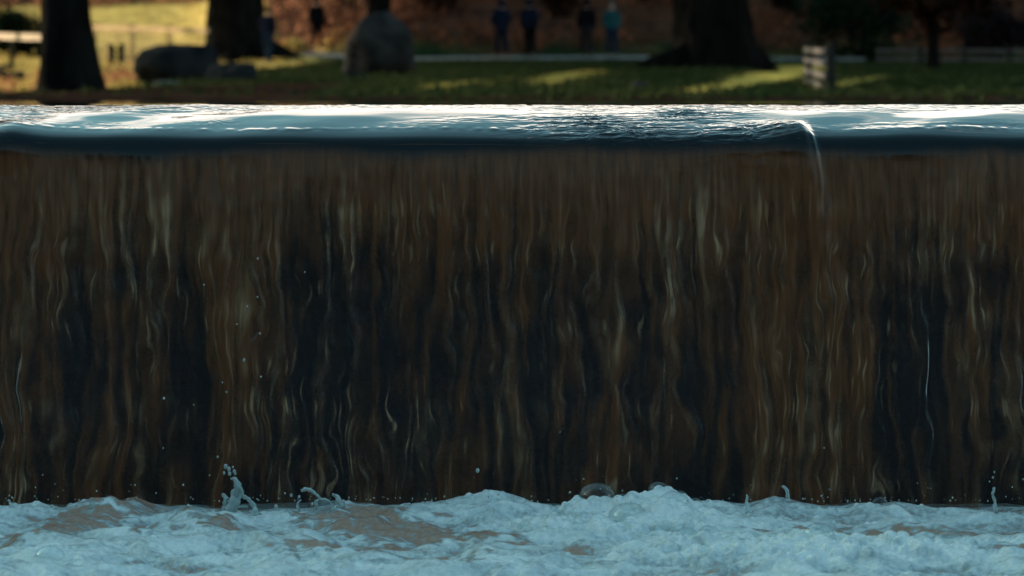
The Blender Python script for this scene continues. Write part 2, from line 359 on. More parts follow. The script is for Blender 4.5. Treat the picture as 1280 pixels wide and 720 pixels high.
m, n, l, p = newmat('falling_water')
def attr(nm):
    a = n.new("ShaderNodeAttribute"); a.attribute_name = nm; return a
aF, aT, aL = attr('fall'), attr('thick'), attr('filament_glint')
t = n.new("ShaderNodeTexCoord"); mp = n.new("ShaderNodeMapping"); mp.inputs["Scale"].default_value = (70, 9, 9)
l.new(t.outputs["Object"], mp.inputs["Vector"])
tx = n.new("ShaderNodeTexNoise"); tx.inputs["Scale"].default_value = 1; tx.inputs["Detail"].default_value = 5; l.new(mp.outputs[0], tx.inputs["Vector"])
ramp = n.new("ShaderNodeMapRange"); ramp.inputs[1].default_value = 0.3; ramp.inputs[2].default_value = 0.75; ramp.inputs[3].default_value = 0.65; ramp.inputs[4].default_value = 1.3
l.new(tx.outputs[0], ramp.inputs[0])
def rgbmix(fac, a, b):
    q = n.new("ShaderNodeMix"); q.data_type = 'RGBA'; l.new(fac, q.inputs[0])
    for sck, v in ((q.inputs[6], a), (q.inputs[7], b)):
        if isinstance(v, tuple): sck.default_value = (*v, 1)
        else: l.new(v, sck)
    return q.outputs[2]
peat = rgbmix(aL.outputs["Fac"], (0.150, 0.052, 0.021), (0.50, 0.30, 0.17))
sc = n.new("ShaderNodeVectorMath"); sc.operation = 'SCALE'; l.new(peat, sc.inputs[0]); l.new(ramp.outputs[0], sc.inputs["Scale"])
base = rgbmix(aF.outputs["Fac"], (0.006, 0.009, 0.011), sc.outputs[0])
l.new(base, p.inputs["Base Color"]); p.inputs["IOR"].default_value = 1.333
rr = n.new("ShaderNodeMapRange"); rr.inputs[3].default_value = 0.03; rr.inputs[4].default_value = 0.35
l.new(aF.outputs["Fac"], rr.inputs[0]); l.new(rr.outputs[0], p.inputs["Roughness"])
bstr = n.new("ShaderNodeMath"); bstr.operation = 'MULTIPLY'; bstr.inputs[1].default_value = 0.35; l.new(aF.outputs["Fac"], bstr.inputs[0])
b = n.new("ShaderNodeBump"); b.inputs["Distance"].default_value = 0.004; l.new(bstr.outputs[0], b.inputs["Strength"]); l.new(tx.outputs[0], b.inputs["Height"])
l.new(b.outputs[0], p.inputs["Normal"])
tr = n.new("ShaderNodeBsdfTransparent"); tr.inputs["Color"].default_value = (0.80, 0.86, 0.86, 1)
gls = n.new("ShaderNodeBsdfGlossy"); gls.inputs["Roughness"].default_value = 0.4; l.new(b.outputs[0], gls.inputs["Normal"])
fr = n.new("ShaderNodeFresnel"); fr.inputs["IOR"].default_value = 1.333; l.new(b.outputs[0], fr.inputs["Normal"])
thin = n.new("ShaderNodeMixShader"); l.new(fr.outputs[0], thin.inputs[0]); l.new(tr.outputs[0], thin.inputs[1]); l.new(gls.outputs[0], thin.inputs[2])
fin = n.new("ShaderNodeMixShader"); l.new(aT.outputs["Fac"], fin.inputs[0]); l.new(thin.outputs[0], fin.inputs[1]); l.new(p.outputs[0], fin.inputs[2])
l.new(fin.outputs[0], n["Material Output"].inputs[0])
fall_o = tag(grid_mesh('waterfall', np.stack([X2, WY, WZ], -1), m, {'fall': fall, 'thick': alpha, 'filament_glint': fil}), kind='structure')
fall_o.shadow_terminator_geometry_offset = 0.3

m, n, l, p = newmat('river_water')
p.inputs["Base Color"].default_value = (0.012, 0.012, 0.010, 1); p.inputs["Roughness"].default_value = 0.03; p.inputs["IOR"].default_value = 1.333
t = n.new("ShaderNodeTexCoord"); tx = n.new("ShaderNodeTexNoise"); tx.inputs["Scale"].default_value = 6; tx.inputs["Detail"].default_value = 3
l.new(t.outputs["Object"], tx.inputs["Vector"]); b = n.new("ShaderNodeBump"); b.inputs["Strength"].default_value = 0.1; b.inputs["Distance"].default_value = 0.02
l.new(tx.outputs[0], b.inputs["Height"]); l.new(b.outputs[0], p.inputs["Normal"])
river_mat = m
ry = np.concatenate([np.linspace(Y0, 3.0, 90)[:-1], np.linspace(3, 31.5, 90)])
RX, RY = np.meshgrid(XS, ry)
RZ = top_wave(RX, RY) * (1 + 0.0 * RY)
wide = np.where(np.abs(RX) > 4.5, 1, 0)
k = 1 + 0.12 * np.clip(RY - Y0, 0, None) * (np.abs(RX) / 4.6) ** 2 * 0.9
tag(grid_mesh('river', np.stack([RX * k, RY, RZ], -1)[::-1], river_mat), kind='structure')
ix, iy = np.meshgrid(np.linspace(4.4, 70, 30), np.linspace(13.5, 31.5, 20))
tag(grid_mesh('river', np.stack([ix, iy, -0.006 + 0 * ix], -1), river_mat), kind='structure')

# weir wall behind the falling sheet
wall = empty('weir_wall', (0, 0.2, -1.6))
tag(wall, 'dark wet stone weir wall behind the falling sheet of brown water', 'weir')
wm, n, l, p = newmat('wet_stone')
t = n.new("ShaderNodeTexCoord"); br = n.new("ShaderNodeTexNoise"); br.inputs["Scale"].default_value = 3; l.new(t.outputs["Object"], br.inputs["Vector"])
brr = n.new("ShaderNodeValToRGB"); brr.color_ramp.elements[0].color = (0.007, 0.014, 0.022, 1); brr.color_ramp.elements[1].color = (0.018, 0.036, 0.060, 1); l.new(br.outputs[0], brr.inputs[0])
l.new(brr.outputs[0], p.inputs["Base Color"]); p.inputs["Roughness"].default_value = 0.6; p.inputs["Specular IOR Level"].default_value = 0.2
tx = n.new("ShaderNodeTexNoise"); tx.inputs["Scale"].default_value = 14; tx.inputs["Detail"].default_value = 5; b = n.new("ShaderNodeBump"); b.inputs["Strength"].default_value = 0.8; b.inputs["Distance"].default_value = 0.03
l.new(t.outputs["Object"], tx.inputs["Vector"]); l.new(tx.outputs[0], b.inputs["Height"]); l.new(b.outputs[0], p.inputs["Normal"])
q = MB(); q.box((0, 0.20, 0.66), (11, 0.36, 1.32)); q.build('wall_body', wm, wall)
q = MB(); q.box((0, 0.195, 1.3625), (11, 0.40, 0.085)); q.build('coping', wm, wall)

# ------------------------------------------------------------------ plunge pool and foam
PZ = -1.03
pm, n, l, p = newmat('pool_water')
p.inputs["Base Color"].default_value = (0.06, 0.042, 0.028, 1); p.inputs["Roughness"].default_value = 0.06; p.inputs["IOR"].default_value = 1.333
t = n.new("ShaderNodeTexCoord"); tx = n.new("ShaderNodeTexNoise"); tx.inputs["Scale"].default_value = 5; tx.inputs["Detail"].default_value = 5
l.new(t.outputs["Object"], tx.inputs["Vector"]); b = n.new("ShaderNodeBump"); b.inputs["Strength"].default_value = 0.5; b.inputs["Distance"].default_value = 0.06
l.new(tx.outputs[0], b.inputs["Height"]); l.new(b.outputs[0], p.inputs["Normal"])
ix, iy = np.meshgrid(np.linspace(-8, 8, 40), np.linspace(-60, 0.0, 80))
tag(grid_mesh('pool_water', np.stack([ix, iy, 0 * ix + PZ - 0.05], -1), pm), kind='structure')

def pool_pt(x, y):
    D = (HC - PZ) * FPX / (y - HY); return (x - 640) / FPX * D, D - CD
fxs = np.concatenate([np.linspace(-4.4, -1.42, 130)[:-1], np.linspace(-1.42, 1.42, 1060), np.linspace(1.42, 4.4, 130)[1:]])
fys = np.concatenate([np.linspace(-2.6, -1.5, 90)[:-1], np.linspace(-1.5, -0.02, 380)])
FX, FY = np.meshgrid(fxs, fys)
hx = [-40, 0, 20, 42, 75, 110, 140, 150, 165, 185, 210, 240, 285, 330, 372, 400, 425, 450, 472, 500, 530, 570, 612, 640, 665, 700, 740, 770, 790, 822, 850, 872, 900, 935, 950, 972, 1000, 1030, 1060, 1072, 1085, 1098, 1122, 1150, 1180, 1215, 1250, 1290]
hy = [636, 634, 632, 631, 641, 634, 629, 633, 628, 634, 638, 640, 641, 640, 640, 634, 622, 630, 638, 634, 629, 622, 614, 621, 630, 634, 628, 632, 622, 615, 625, 633, 631, 636, 628, 618, 624, 634, 638, 632, 630, 634, 627, 632, 634, 633, 634, 636]
XR = (np.array(hx) - 640) / FPX * 7.72
ridge_h = np.interp(FX, XR, np.clip((651 - np.array(hy)) / 509.0 * 0.92 - 0.012, 0, 1))
far = np.abs(FX) > 1.32
ridge_h = np.where(far, 0.035 + 0.02 * noise2(FX * 5, 0.1, 80), ridge_h)
rc = -0.27 + 0.05 * noise2(FX * 3.3, 0.4, 81)
ridge = ridge_h * np.where(FY > rc, np.exp(-((FY - rc) / 0.16) ** 2), np.exp(-((FY - rc) / 0.11) ** 2))
wx = FX + 0.05 * noise2(FX * 4, FY * 5, 82); wy = FY + 0.05 * noise2(FX * 4, FY * 5, 83)
bill = 0.013 * noise2(wx * 4.2 + 2.0 * wy, wy * 5.5, 84) + 0.007 * noise2(wx * 10 + 4 * wy, wy * 12, 85) + 0.0032 * noise2(wx * 26 + 9 * wy, wy * 28, 86)
bill = bill + 0.006 * (1 - 2.2 * np.abs(noise2(wx * 7 - 3 * wy, wy * 11, 87)))
calm = smooth(-0.15, -0.40, FY)
FZ = PZ + 0.012 + ridge + (1.7 * bill + 0.022 * noise2(wx * 2.4 + 1.2 * wy, wy * 3.2, 95) + 0.010 * smooth(0.1, 0.6, noise2(wx * 5 + 4 * wy, wy * 7, 96))) * (0.35 + 0.65 * calm)
def blob(x, y, w, h, tilt=0):
    X0, Y0_ = pool_pt(x, y); ww = w / FPX * 7.2; D = Y0_ + CD; hh = h / ((HC - PZ) * FPX) * D * D
    u = (FX - X0); v = (FY - Y0_) - tilt * u
    return np.exp(-((u / ww) ** 2 + (v / hh) ** 2))
mound = blob(800, 672, 110, 15) * 0.022 + blob(700, 668, 70, 12) * 0.014 + blob(1080, 707, 210, 9) * 0.030 + blob(1240, 700, 90, 8) * 0.018 + blob(60, 713, 55, 5) * 0.030 + blob(930, 700, 110, 10) * 0.016
FZ = FZ + mound
rockish = blob(95, 665, 56, 9, .6) * 0.022 + blob(165, 652, 55, 7) * 0.018 + blob(30, 688, 44, 6) * 0.012 + blob(240, 662, 42, 7, 1.2) * 0.014 + blob(275, 674, 32, 8) * 0.016 + blob(470, 668, 60, 12) * 0.016
FZ = FZ + rockish
fn2 = fbm(wx * 20 + 9 * wy, wy * 30, 4, 98)
brown = 0.55 * blob(470, 672, 95, 14, .2) + 0.7 * blob(600, 685, 70, 7, -.4) + 0.6 * blob(330, 690, 60, 6) + 1.1 * blob(95, 664, 60, 10) + blob(165, 651, 58, 7) + 1.1 * blob(28, 688, 46, 6) + blob(240, 662, 44, 6, 1.2) + 1.2 * blob(278, 674, 34, 8) + 0.7 * blob(215, 680, 40, 5) + 1.05 * blob(455, 662, 48, 9, .8) + 0.8 * blob(545, 678, 80, 9, -.6) + blob(480, 694, 55, 8) + 0.7 * blob(380, 700, 60, 5) + 1.1 * blob(718, 693, 17, 5) + 0.8 * blob(1000, 682, 60, 6) + 0.9 * blob(1090, 675, 70, 6) + 0.8 * blob(1175, 676, 60, 5) + 0.8 * blob(1250, 672, 30, 5) + 0.9 * blob(1245, 708, 36, 5) + 0.8 * blob(790, 716, 70, 4) + 0.8 * blob(390, 663, 28, 6) + 0.7 * blob(170, 715, 24, 4) + 0.5 * blob(560, 708, 90, 6)
fn = fbm(wx * 7 + 5 * wy, wy * 12, 4, 90)
streak = smooth(0.42, 0.85, noise2(wx * 6 + 7 * wy, wy * 16, 91) + 0.35 * fn)
crest = smooth(-0.012, 0.016, FZ - (PZ + 0.012 + ridge + mound + rockish))
foam = 0.40 + 0.34 * crest + 0.30 * fn + 0.30 * np.clip(mound * 45, 0, 1) + 0.10 * np.clip(ridge * 30, 0, 1) - 0.36 * streak * calm * (1 - np.clip(mound * 40, 0, 1)) - 0.16 * (1 - calm)  # foam thickness tone, with lit crests and shaded troughs painted in too
foam = np.clip(foam, 0.26, 1) * (1 - 0.86 * smooth(0.28, 1.0, brown + (0.40 * fn + 0.65 * fn2) * smooth(0.03, 0.2, brown)))
# bubbles heaped in the foam
bub_mask = np.clip(mound * 55, 0, 1) + 0.25 * np.clip(ridge * 25, 0, 1) + 0.05 + 0.3 * smooth(0.1, 0.5, noise2(FX * 2.2, FY * 3, 97))
dxf = fxs
def splat(x0, y0, r, sink):
    i0, i1 = np.searchsorted(fxs, [x0 - r, x0 + r]); j0, j1 = np.searchsorted(fys, [y0 - r, y0 + r])
    if i1 <= i0 or j1 <= j0: return
    d2 = (FX[j0:j1, i0:i1] - x0) ** 2 + (FY[j0:j1, i0:i1] - y0) ** 2
    zc = FZ0[min(j0 + (j1 - j0) // 2, len(fys) - 1), min(i0 + (i1 - i0) // 2, len(fxs) - 1)]
    dome = np.sqrt(np.clip(r * r - d2, 0, None)) - sink * r
    FZ[j0:j1, i0:i1] = np.where(d2 < r * r, np.maximum(FZ[j0:j1, i0:i1], zc + np.clip(dome, 0, None)), FZ[j0:j1, i0:i1])
FZ0 = FZ.copy()
nb = 15000
bx = rng.uniform(-1.4, 1.4, nb); by = rng.uniform(-1.5, -0.18, nb); br_ = 0.004 + 0.016 * rng.power(0.40, nb) ; pr = rng.uniform(0, 1, nb)
for x0, y0, r, q in zip(bx, by, br_, pr):
    i = min(np.searchsorted(fxs, x0), len(fxs) - 1); j = min(np.searchsorted(fys, y0), len(fys) - 1)
    bmv = bub_mask[j, i] * (0.25 + 0.75 * foam[j, i])
    if q < bmv: splat(x0, y0, r * (0.55 + 0.6 * min(bmv, 1)), 0.45)
fm, n, l, p = newmat('foam')
aW = n.new("ShaderNodeAttribute"); aW.attribute_name = 'foam'
t = n.new("ShaderNodeTexCoord")
vo = n.new("ShaderNodeTexVoronoi"); vo.inputs["Scale"].default_value = 190; l.new(t.outputs["Object"], vo.inputs["Vector"])
tx = n.new("ShaderNodeTexNoise"); tx.inputs["Scale"].default_value = 70; tx.inputs["Detail"].default_value = 6; l.new(t.outputs["Object"], tx.inputs["Vector"])
spk = n.new("ShaderNodeMapRange"); spk.inputs[1].default_value = 0.35; spk.inputs[2].default_value = 0.65; spk.inputs[3].default_value = -0.17; spk.inputs[4].default_value = 0.17
l.new(tx.outputs[0], spk.inputs[0])
ad = n.new("ShaderNodeMath"); ad.operation = 'ADD'; ad.use_clamp = True; l.new(aW.outputs["Fac"], ad.inputs[0]); l.new(spk.outputs[0], ad.inputs[1])
q = n.new("ShaderNodeValToRGB"); l.new(ad.outputs[0], q.inputs[0]); els = q.color_ramp.elements
els[0].position = 0.0; els[0].color = (0.45, 0.26, 0.19, 1); els[1].position = 1.0; els[1].color = (0.93, 0.92, 0.91, 1)
for po, cc_ in ((0.16, (0.45, 0.30, 0.24, 1)), (0.32, (0.38, 0.41, 0.42, 1)), (0.60, (0.66, 0.70, 0.71, 1))):
    e = els.new(po); e.color = cc_
l.new(q.outputs[0], p.inputs["Base Color"]); p.inputs["Roughness"].default_value = 0.16; p.inputs["IOR"].default_value = 1.333
p.inputs["Subsurface Weight"].default_value = 0.0
b = n.new("ShaderNodeBump"); b.inputs["Strength"].default_value = 0.45; b.inputs["Distance"].default_value = 0.004; b.invert = True
l.new(vo.outputs["Distance"], b.inputs["Height"])
b2 = n.new("ShaderNodeBump"); b2.inputs["Strength"].default_value = 0.22; b2.inputs["Distance"].default_value = 0.006; l.new(tx.outputs[0], b2.inputs["Height"]); l.new(b.outputs[0], b2.inputs["Normal"])
l.new(b2.outputs[0], p.inputs["Normal"])
foam_o = tag(grid_mesh('foam', np.stack([FX, FY, FZ], -1), fm, {'foam': foam}), 'pale blue white churning foam along the foot of the waterfall', 'foam', kind='stuff')
def foam_z(x, y):
    i = min(max(np.searchsorted(fxs, x), 0), len(fxs) - 1); j = min(max(np.searchsorted(fys, y), 0), len(fys) - 1); return float(FZ0[j, i])

# clear bubbles riding on the foam
bm_, n, l, p = newmat('bubble_film')
fr = n.new("ShaderNodeLayerWeight"); fr.inputs["Blend"].default_value = 0.32
mrr = n.new("ShaderNodeMapRange"); mrr.inputs[1].default_value = 0.1; mrr.inputs[2].default_value = 1.0; mrr.inputs[3].default_value = 0.02; mrr.inputs[4].default_value = 0.42
l.new(fr.outputs["Facing"], mrr.inputs[0])
tr = n.new("ShaderNodeBsdfTransparent"); tr.inputs[0].default_value = (0.92, 0.95, 0.95, 1)
gls = n.new("ShaderNodeBsdfGlossy"); gls.inputs["Roughness"].default_value = 0.03; gls.inputs["Color"].default_value = (1, 1, 1, 1)
mx = n.new("ShaderNodeMixShader"); l.new(mrr.outputs[0], mx.inputs[0]); l.new(tr.outputs[0], mx.inputs[1]); l.new(gls.outputs[0], mx.inputs[2]); l.new(mx.outputs[0], n["Material Output"].inputs[0])
def dome_mesh(name, r):
    q = MB(); q.ball((0, 0, 0), r, 24, (1, 1, 0.80), 0.03, int(r * 9000)); q.v = q.v
    keep = [f for f in q.f if all(q.v[i][2] > -0.35 * r for i in f)]
    q.f = keep
    me = bpy.data.meshes.new(name); me.from_pydata(q.v, [], q.f); me.update(); return me
BUB = [(786, 668, 27, 'largest clear domed bubble on the bubbly foam mound right of centre'),
       (842, 661, 20, 'wide clear bubble touching the right side of the largest domed bubble'),
       (746, 630, 23, 'dark see-through bubble standing on the foam edge against the falling water'),
       (858, 682, 16, 'clear bubble on the front slope of the right bubbly foam mound'),
       (886, 680, 15, 'clear bubble with a thin rim right of its twin on the foam slope'),
       (823, 628, 13, 'round milky bubble on the top of the foam peak right of centre'),
       (1023, 702, 21, 'large clear bubble on the near foam heap at the lower right'),
       (1185, 700, 22, 'broad clear bubble on the near foam heap close to the right border'),
       (1255, 703, 16, 'clear bubble sunk in the foam beside the dark gap at the lower right corner'),
       (62, 717, 20, 'clear bubble on the small foam heap at the lower left corner'),
       (845, 640, 13, None), (850, 636, 10, None), (868, 650, 10, None), (905, 684, 11, None), (880, 694, 9, None), (880, 705, 9, None), (690, 660, 9, None), (712, 656, 8, None), (1100, 645, 10, None), (940, 690, 9, None), (1060, 700, 10, None), (730, 664, 8, None)]
rb = np.random.default_rng(12)
for _ in range(70):
    k_ = rb.integers(0, 4); c_ = [(800, 672, 110, 13), (930, 697, 110, 9), (1090, 706, 190, 7), (700, 668, 60, 8)][k_]
    BUB.append((c_[0] + rb.normal() * c_[2] * .5, c_[1] + rb.normal() * c_[3] * .6, float(rb.uniform(3.5, 8.5)), None))
for x, y, r, lab in BUB:
    X0, Y0_ = pool_pt(x, y + 3); D = Y0_ + CD; rr_ = r / FPX * D
    if y < 640: Y0_ = -0.30; X0 = (x - 640) / FPX * 7.7
    o = link('bubble', dome_mesh('bubble', rr_), bm_)
    o.location = (X0, Y0_, foam_z(X0, Y0_) + 0.1 * rr_)
    tag(o, lab or 'small clear bubble among the heaped white foam', 'bubble', 'bubbles riding on the foam')

# ------------------------------------------------------------------ splashes and spray
sp_m, n, l, p = newmat('splash_water')
p.inputs["Base Color"].default_value = (0.75, 0.85, 0.85, 1); p.inputs["Roughness"].default_value = 0.03; p.inputs["IOR"].default_value = 1.333
p.inputs["Transmission Weight"].default_value = 0.62
def sp(x, y, D=7.66): return Vector(px(x, y, D))
def strand(q, pts, r, seed):
    P = [sp(*a) for a in pts]; out = []; rad = []
    for i in range(len(P) - 1):
        for k in range(4):
            t = k / 4; out.append(P[i].lerp(P[i + 1], t) + Vector((0.0012 * math.sin(seed + 5 * (i + t)), 0.004 * math.sin(seed * 2 + 3 * (i + t)), 0)))
            rad.append((r[i] * (1 - t) + r[i + 1] * t) * (1 + 0.25 * math.sin(seed + 9 * (i + t))))
    out.append(P[-1]); rad.append(r[-1]); q.tube(out, [a / 510 for a in rad], 8, 0.25, seed)
def droplet(q, x, y, r, D=7.66, s=0): q.ball(tuple(sp(x, y, D)), r / 510, 8, (1, 1, 1.25), 0.3, s)
q = MB()
strand(q, [(283, 645), (289, 632), (294, 618), (297, 605), (294, 599), (289, 598)], [5, 5.5, 4.5, 3.4, 2.6, 1.6], 1)
strand(q, [(322, 645), (318, 634), (312, 624), (304, 620), (299, 610), (298, 602)], [5, 3.2, 2.4, 2.6, 3.0, 2.0], 2)
strand(q, [(281, 642), (280, 630), (283, 622), (279, 619)], [3, 2.6, 2.4, 2.8], 3)
strand(q, [(290, 640), (297, 628), (301, 617), (300, 604)], [3.5, 3, 2.6, 2.2], 4)
strand(q, [(286, 626), (296, 634), (310, 633)], [2.0, 1.6, 1.2], 5)
tag(q.build('splash', sp_m, None, True), 'tallest forked splash of water leaping from the foam on the left', 'splash', 'splashes along the foot of the fall')
q = MB()
strand(q, [(394, 644), (396, 634), (394, 628), (400, 624), (408, 625), (414, 630), (415, 641)], [3, 2.4, 2.2, 2.4, 2.2, 2, 3], 6)
strand(q, [(376, 614), (383, 611), (390, 614), (399, 622)], [1.6, 2.6, 2.2, 1.6], 7)
strand(q, [(374, 638), (371, 630), (376, 625)], [2, 1.5, 1], 9)
tag(q.build('splash', sp_m, None, True), 'low arching splash with a dark hollow right of the tallest splash', 'splash', 'splashes along the foot of the fall')
for pts, r, lab in (([(985, 628), (985, 618), (982, 610), (978, 608)], [3, 2.4, 2, 1.6], 'small curled spout on top of the tall foam peak right of centre'),
                    ([(1245, 640), (1244, 628), (1241, 616), (1243, 609)], [3.0, 1.8, 1.6, 1.4], 'thin bent spout of water near the right border'),
                    ([(935, 642), (934, 630), (933, 618)], [5, 2.4, 0.7], 'pale pointed jet between two low foam humps'),
                    ([(426, 632), (423, 622), (416, 618)], [5, 3, 1.6], 'tiny hooked jet on the foam hump beside the arching splash'),
                    ([(14, 636), (13, 629), (10, 625)], [3, 1.6, 1.2], 'tiny jet on the foam at the far left border'),
                    ([(115, 638), (115, 628), (114, 622)], [5, 2.6, .8], 'short pointed jet on the foam left of the tallest splash'),
                    ([(231, 640), (236, 632), (242, 635), (245, 640)], [1.6, 1.8, 1.6, 1.6], 'tiny looped splash just left of the tallest splash')):
    q = MB(); strand(q, pts, r, len(lab)); tag(q.build('splash', sp_m, None, True), lab, 'splash', 'splashes along the foot of the fall')
q = MB()
for i, (x, y, r) in enumerate([(282, 583, 2.6), (286, 586, 2.4), (291, 584, 1.4), (293, 589, 2.2), (287, 592, 2.4), (280, 591, 1.8), (294, 592, 1.6), (272, 571, 1.4), (262, 594, 1.0), (229, 606, 1.2), (345, 633, 2.4), (364, 619, 1.8), (374, 621, 1.6), (390, 630, 1.8), (597, 588, 2.4), (1241, 597, 1.3), (1243, 590, 1.2), (1237, 602, 1.0), (322, 323, 1.2), (322, 371, 1.1), (309, 383, 1.0), (325, 417, 1.2), (305, 450, 1.7), (326, 471, 1.1), (205, 498, 1.5), (283, 490, 1.1), (278, 478, 1.0), (255, 356, 1.0), (381, 340, 1.0), (296, 405, .8), (242, 506, .8), (204, 560, 1.0), (252, 637, 1.6), (240, 634, 1.4), (362, 640, 1.6), (1030, 560, .9), (700, 540, .8), (846, 598, 1.0)]):
    droplet(q, x, y, r, 7.6 if y > 400 else 7.7, i)
rs = np.random.default_rng(5)
for i in range(190):
    xx = rs.uniform(-10, 1290); cl = 0.25 + 1.1 * float(smooth(0, .5, noise2(xx / 70, 0.3, 99))); yy_ = 627 - abs(rs.normal()) * 16 * cl
    droplet(q, xx, yy_, float(rs.uniform(0.35, 1.1)), float(rs.uniform(7.5, 7.72)), i + 50)
tag(q.build('spray', sp_m, None, True), 'fine water droplets flying in front of the falling water', 'spray', kind='stuff')

# ------------------------------------------------------------------ trees
def trunk_tube(q, pts, rads, seed, n=20): q.tube(pts, rads, n, 0.17, seed)
def oak(name, x, D, base_py, w_px, lab, H=13, lean=0.0, roots=(), crown='oak_leaf', flare=1.55, cz=7.5, cr=(5, 5, 4), leaves=9000, limbs=6, seed=1, cat='tree', group=None, dcx=0.0):
    X0, Y0_, Z0 = px(x, base_py, D)
    Z0 = float(ground_z(X0, Y0_))
    root = empty(name, (X0, Y0_, Z0)); tag(root, lab, cat, group)
    r = w_px / FPX * D / 2
    q = MB(); rs = np.random.default_rng(seed)
    zs = [-0.4, 0.0, 0.25, 0.6, 1.1, 1.8, 2.8, 4.0, 5.5, 7.5, H * .8]
    fl = [flare * 1.15, flare, 1 + (flare - 1) * .55, 1 + (flare - 1) * .25, 1.05, 1.0, .95, .88, .7, .45, .12]
    pts = [(lean * z + 0.05 * math.sin(z * 1.3 + seed), 0.04 * math.cos(z + seed), z) for z in zs]
    trunk_tube(q, pts, [r * f for f in fl], seed)
    for ang, ln, rr in roots:
        q.tube([(0.3 * r * math.cos(ang), 0.3 * r * math.sin(ang), 0.5), (r * 1.1 * math.cos(ang), r * 1.1 * math.sin(ang), 0.28), ((r + ln * .5) * math.cos(ang), (r + ln * .5) * math.sin(ang), 0.12), ((r + ln) * math.cos(ang), (r + ln) * math.sin(ang), -0.12)], [rr * 1.3, rr, rr * .7, rr * .35], 10, 0.15, seed)
    for k in range(limbs):
        a = 2 * math.pi * (k + rs.uniform(0, .6)) / limbs; z0 = rs.uniform(3.2, 6.0); L = rs.uniform(.6, 1) * cr[0]
        p0 = Vector((lean * z0, 0, z0)); q.tube([p0, p0 + Vector((.35 * L * math.cos(a), .35 * L * math.sin(a), .25 * L)), p0 + Vector((.7 * L * math.cos(a + .2), .7 * L * math.sin(a + .2), .4 * L)), p0 + Vector((L * math.cos(a), L * math.sin(a), .75 * L))], [r * .42, r * .3, r * .18, r * .05], 8, 0.1, k + seed)
    q.build('trunk', M['bark'], root, True)
    nc = 60
    cc = rs.normal(size=(nc, 3)); cc /= np.linalg.norm(cc, axis=1, keepdims=True); cc *= rs.uniform(.35, 1, (nc, 1))
    cc = cc * np.array(cr) + np.array((lean * cz + dcx, 0, cz))
    C = cc[rs.integers(0, nc, leaves)] + rs.normal(size=(leaves, 3)) * np.array(cr) * 0.15
    link('crown', leaf_mesh('crown', C, 0.30 if leaves < 12000 else 0.24), M[crown], root, False)
    return root
def copy_tree(o, loc, rz, sc_=1.0, label=None, group=None):
    c = o.copy(); col.objects.link(c); c.location = loc; c.rotation_euler = (0, 0, rz); c.scale = (sc_,) * 3
    if label: c['label'] = label
    if group: c['group'] = group
    for ch in list(o.children):
        d = ch.copy(); col.objects.link(d); d.parent = c
    return c

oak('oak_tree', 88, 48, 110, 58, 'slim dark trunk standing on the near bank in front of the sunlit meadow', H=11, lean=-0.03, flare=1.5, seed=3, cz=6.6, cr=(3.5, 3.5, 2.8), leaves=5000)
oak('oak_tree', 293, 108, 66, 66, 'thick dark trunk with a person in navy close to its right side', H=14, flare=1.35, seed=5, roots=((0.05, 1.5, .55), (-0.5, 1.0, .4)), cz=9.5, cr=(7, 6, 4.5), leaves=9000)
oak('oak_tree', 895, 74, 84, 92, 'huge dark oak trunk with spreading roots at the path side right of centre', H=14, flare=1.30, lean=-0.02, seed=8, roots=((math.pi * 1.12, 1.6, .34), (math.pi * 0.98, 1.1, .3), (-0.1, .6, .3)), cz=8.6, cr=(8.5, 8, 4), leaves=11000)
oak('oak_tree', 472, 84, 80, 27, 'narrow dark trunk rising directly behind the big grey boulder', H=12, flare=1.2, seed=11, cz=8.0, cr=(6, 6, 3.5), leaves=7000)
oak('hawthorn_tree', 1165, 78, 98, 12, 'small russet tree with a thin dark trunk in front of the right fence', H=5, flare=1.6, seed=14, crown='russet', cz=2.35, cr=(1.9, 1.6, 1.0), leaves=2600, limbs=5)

# unseen trees added on the sunny left side to shade the valley floor
wood = None
spots = [(-11.5, 43, .8), (-14.5, 52, .95), (-16.5, 60, 1.0), (-19, 68, 1.0), (-20.5, 76, 1.05), (-22.5, 84, 1.05), (-24.5, 92, 1.1), (-27, 100, 1.1), (-29.5, 110, 1.15), (-34, 122, 1.7)]
proto = None
for i, (x, y, s_) in enumerate(spots):
    z = float(ground_z(x, y)) - 0.1
    if proto is None:
        proto = oak('shade_tree', 0, 50, 100, 50, 'tall brown-leaved unseen tree placed left of the meadow for shade', H=17, flare=1.4, seed=21, cz=10.3, cr=(5.4, 5.4, 6.2), leaves=12500, group='unseen shade trees left of the meadow')
        proto.location = (x, y, z); proto.scale = (s_,) * 3
    else:
        copy_tree(proto, (x, y, z), i * 1.7, s_)

